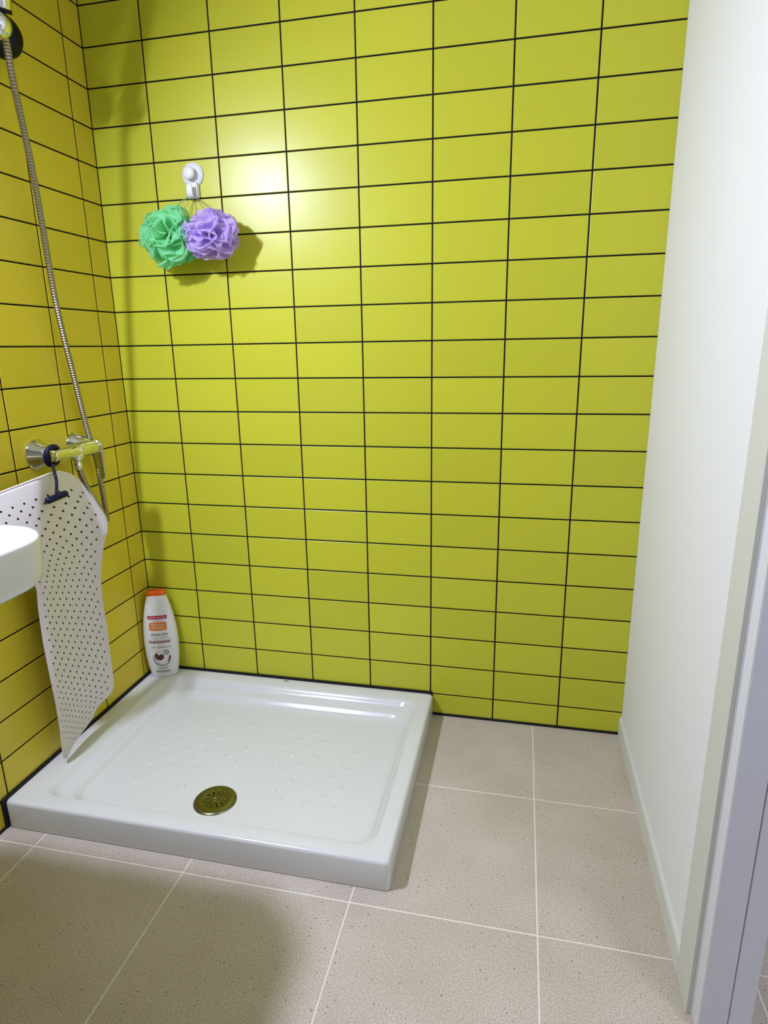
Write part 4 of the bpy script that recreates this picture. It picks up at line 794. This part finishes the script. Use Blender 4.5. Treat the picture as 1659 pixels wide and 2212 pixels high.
puff('bath_puff', (0.2510, -0.068, 1.4700), (0.086, 0.060, 0.079), GREENNET, GREENSTR, 3, 'mint green netting bath puff hanging on the white hook',
     [[(0.296, -0.018, 1.5835), (0.281, -0.045, 1.560), (0.263, -0.070, 1.530), (0.258, -0.076, 1.500)], [(0.292, -0.022, 1.5825), (0.272, -0.050, 1.556), (0.256, -0.072, 1.525), (0.252, -0.076, 1.500)],
      [(0.300, -0.016, 1.5830), (0.294, -0.040, 1.555), (0.276, -0.066, 1.525), (0.264, -0.074, 1.495)]])
puff('bath_puff', (0.3810, -0.074, 1.4680), (0.083, 0.062, 0.065), LILACNET, LILACSTR, 8, 'lilac purple netting bath puff hanging on the white hook',
     [[(0.304, -0.020, 1.5830), (0.322, -0.048, 1.560), (0.350, -0.076, 1.530), (0.372, -0.084, 1.500)], [(0.306, -0.018, 1.5835), (0.332, -0.046, 1.566), (0.366, -0.076, 1.536), (0.384, -0.084, 1.500)],
      [(0.310, -0.020, 1.5840), (0.345, -0.048, 1.562), (0.385, -0.078, 1.532), (0.400, -0.086, 1.500)]])

# ================================================================ BOTTLE
BL = Vector((0.0610, -0.0500, 0.0782))
bt = empty('shower_gel_bottle', BL); bt.rotation_euler = (0, 0, math.radians(21))
tag(bt, 'white shower gel bottle with orange cap standing in the tray corner', 'bottle')
PROF = [(0.000, 0.0395), (0.002, 0.0420), (0.006, 0.0438), (0.017, 0.0462), (0.043, 0.0508), (0.070, 0.0540), (0.095, 0.0556), (0.122, 0.0562), (0.147, 0.0556), (0.175, 0.0540), (0.199, 0.0515), (0.225, 0.0478), (0.250, 0.0425), (0.268, 0.0380), (0.280, 0.0345), (0.290, 0.0322), (0.2985, 0.0305)]
EX = 2.4
def hw_at(h):
    for (h0, w0), (h1, w1) in zip(PROF, PROF[1:]):
        if h <= h1:
            return w0 + (w1 - w0) * (h - h0) / (h1 - h0)
    return PROF[-1][1]
def hd_at(h): return hw_at(h) * 0.56
def sup(hw, hd, h, n=48):
    out = []
    for k in range(n):
        t = 2 * pi * k / n
        c, s = math.cos(t), math.sin(t)
        out.append(Vector((hw * math.copysign(abs(c) ** (2 / EX), c), hd * math.copysign(abs(s) ** (2 / EX), s), h)))
    return out
v, f = loft([sup(w, w * 0.56, h) for h, w in PROF])
link('bottle_body', pd('bottle', v, f), BOTTLE, bt, smooth=True)
def caploop(k, h, dip):
    l = sup((0.0322 + k), (0.0322 + k) * 0.56, h)
    for p in l:
        p.z -= dip * max(0, -p.y / (0.0322 * 0.56)) ** 1.2
    return l
v, f = loft([caploop(-0.0035, 0.2980, 0.015), caploop(-0.0004, 0.2985, 0.015), caploop(-0.0008, 0.3010, 0.011), caploop(-0.0016, 0.3060, 0.004), caploop(-0.0035, 0.3095, 0.001), caploop(-0.0090, 0.3115, 0.0)])
link('cap', pd('cap', v, f), ORANGE, bt, smooth=True)

def on_bottle(a, h, lift=0.0005):
    hw, hd = hw_at(h), hd_at(h)
    q = min(0.999, abs(a) / hw)
    return Vector((a, -hd * (1 - q ** EX) ** (1 / EX) - lift, h))
def decal(name, outline_grid, m, lift, par=None):
    """outline_grid: rows of (a,h) points"""
    v, f = [], []
    nc_ = len(outline_grid[0])
    for r in outline_grid:
        v += [on_bottle(a, h, lift) for a, h in r]
    for i in range(len(outline_grid) - 1):
        for j in range(nc_ - 1):
            f.append((i * nc_ + j, i * nc_ + j + 1, (i + 1) * nc_ + j + 1, (i + 1) * nc_ + j))
    return link(name, pd(name, v, f), m, par or bt)
def rect(name, a0, a1, h0, h1, m, lift=0.0004, rnd=0.0, par=None):
    g = []
    for i in range(9):
        h = h0 + (h1 - h0) * i / 8
        e = 0
        if rnd:
            d = min(h - h0, h1 - h)
            if d < rnd: e = rnd - math.sqrt(max(0, rnd * rnd - (rnd - d) ** 2))
        g.append([(a0 + e + (a1 - a0 - 2 * e) * j / 10, h) for j in range(11)])
    return decal(name, g, m, lift, par)
def disc(name, a, h, r, m, lift=0.0006, sq=1.0, par=None):
    g = []
    for i in range(6):
        q = r * max(0.001, i / 5)
        g.append([(a + q * math.cos(2 * pi * k / 24), h + sq * q * math.sin(2 * pi * k / 24)) for k in range(25)])
    return decal(name, g, m, lift, par)
def poly(name, pts, m, lift=0.0009, par=None):
    v = [on_bottle(a, h, lift) for a, h in pts]
    ca = sum(p[0] for p in pts) / len(pts); ch = sum(p[1] for p in pts) / len(pts)
    v.append(on_bottle(ca, ch, lift)); k = len(pts)
    return link(name, pd(name, v, [(i, (i + 1) % k, k) for i in range(k)]), m, par or bt)
def text(name, s, a, h, width, height, m, lift=0.0010, shear=0.0, par=None):
    cu = bpy.data.curves.new('t', 'FONT'); cu.body = s; cu.size = 1; cu.shear = shear; cu.align_x = 'LEFT'; cu.resolution_u = 3; cu.offset = 0.018
    ob = bpy.data.objects.new('t', cu); COL.objects.link(ob)
    dg = bpy.context.evaluated_depsgraph_get()
    me = bpy.data.meshes.new_from_object(ob.evaluated_get(dg))
    bpy.data.objects.remove(ob); bpy.data.curves.remove(cu)
    xs_ = [q.co.x for q in me.vertices]; ys_ = [q.co.y for q in me.vertices]
    x0, x1, y0, y1 = min(xs_), max(xs_), min(ys_), max(ys_)
    for q in me.vertices:
        q.co = on_bottle(a + ((q.co.x - x0) / (x1 - x0) - 0.5) * width, h + ((q.co.y - y0) / (y1 - y0) - 0.5) * height, lift)
    me.materials.clear()
    return link(name, me, m, par or bt)
band = rect('label_band', -0.031, 0.031, 0.2160, 0.2285, P_CRIMSON)
for a0, a1 in ((-0.026, -0.016), (-0.014, -0.004), (0.000, 0.010), (0.012, 0.025)):
    rect('label_line', a0, a1, 0.2208, 0.2232, P_PALEPINK, 0.0008, par=band)
rect('label_line', -0.014, 0.015, 0.2085, 0.2105, P_ROSE)
panel = rect('label_panel', -0.0285, 0.0285, 0.1760, 0.2055, P_ORANGE, 0.0004, 0.005)
text('label_text', 'NATURAL', 0.0, 0.1970, 0.045, 0.0072, P_CREAM, par=panel)
text('label_text', 'HONEY', 0.0, 0.1862, 0.040, 0.0078, P_CREAM, par=panel)
text('label_text', 'Dermo Care', 0.002, 0.1628, 0.055, 0.0105, P_GREY, 0.0006, 0.35)
rect('label_line', -0.030, -0.003, 0.1490, 0.1508, P_LGREY); rect('label_line', 0.002, 0.031, 0.1490, 0.1508, P_LGREY)
band = rect('label_band', -0.0375, 0.0375, 0.1290, 0.1425, P_PALEPINK)
text('label_text', 'hidratante', 0.0, 0.1358, 0.066, 0.0092, P_MAROON, par=band)
text('label_text', '24h', -0.022, 0.1165, 0.016, 0.0068, P_LGREY)
rect('label_line', -0.010, 0.018, 0.1180, 0.1197, P_LGREY); rect('label_line', -0.010, 0.034, 0.1130, 0.1152, P_GREY)
shell = disc('coconut_shell', 0.002, 0.0715, 0.0295, P_LGREY, 0.0004)
disc('coconut_flesh', 0.0045, 0.0755, 0.0250, P_WHITE, 0.0007, par=shell)
disc('droplet', 0.0185, 0.0950, 0.0105, P_LGREY, 0.0008, par=shell)
poly('coconut_piece', [(-0.0200, 0.0900), (-0.0130, 0.0930), (-0.0060, 0.0850), (0.0010, 0.0910), (0.0095, 0.0850), (0.0085, 0.0730), (-0.0020, 0.0660), (-0.0150, 0.0690), (-0.0205, 0.0790)], P_BROWN, par=shell)
poly('coconut_piece', [(0.0270, 0.0830), (0.0305, 0.0820), (0.0300, 0.0720), (0.0225, 0.0590), (0.0180, 0.0580), (0.0230, 0.0700)], P_BROWN, par=shell)
rect('label_line', -0.014, 0.016, 0.0330, 0.0375, P_LGREY)
band = rect('label_band', -0.024, 0.024, 0.0190, 0.0268, P_LGREY)
rect('label_line', -0.015, 0.016, 0.0205, 0.0255, P_ROSE, 0.0008, par=band)

# ================================================================ LAMPS (out of the frame)
wlp = empty('wall_lamp', (0.0, LAMP.y, LAMP.z)); tag(wlp, 'round white wall lamp above the washbasin', 'lamp')
child_at(link('housing', lathe('housing', [(0.055, 0.0), (0.055, 0.030), (0.050, 0.036), (0.020, 0.038), (0.018, LAMP.x - 0.010)], (0, LAMP.y, LAMP.z), (1, 0, 0), 40), WPLAST, smooth=True), wlp)
child_at(link('diffuser', lathe('diffuser', [(0.056, -0.006), (0.056, 0.0), (0.002, 0.001)], LAMP, AIM, 40), GLOW, smooth=True), wlp)
hl = empty('hall_lamp', (HALL.x, HALL.y, CEIL_Z)); tag(hl, 'round white ceiling lamp in the hall', 'lamp')
child_at(link('ceiling_plate', lathe('plate', [(0.10, 0.0), (0.10, 0.010), (0.04, 0.014)], (HALL.x, HALL.y, CEIL_Z), (0, 0, -1), 32), WPLAST, smooth=True), hl)
child_at(link('globe', lathe('globe', [(0.13 * math.sin(a), -0.13 * math.cos(a)) for a in [pi * (0.05 + 0.9 * k / 16) for k in range(17)]], HALL, (0, 0, 1), 32), GLOW, smooth=True), hl)
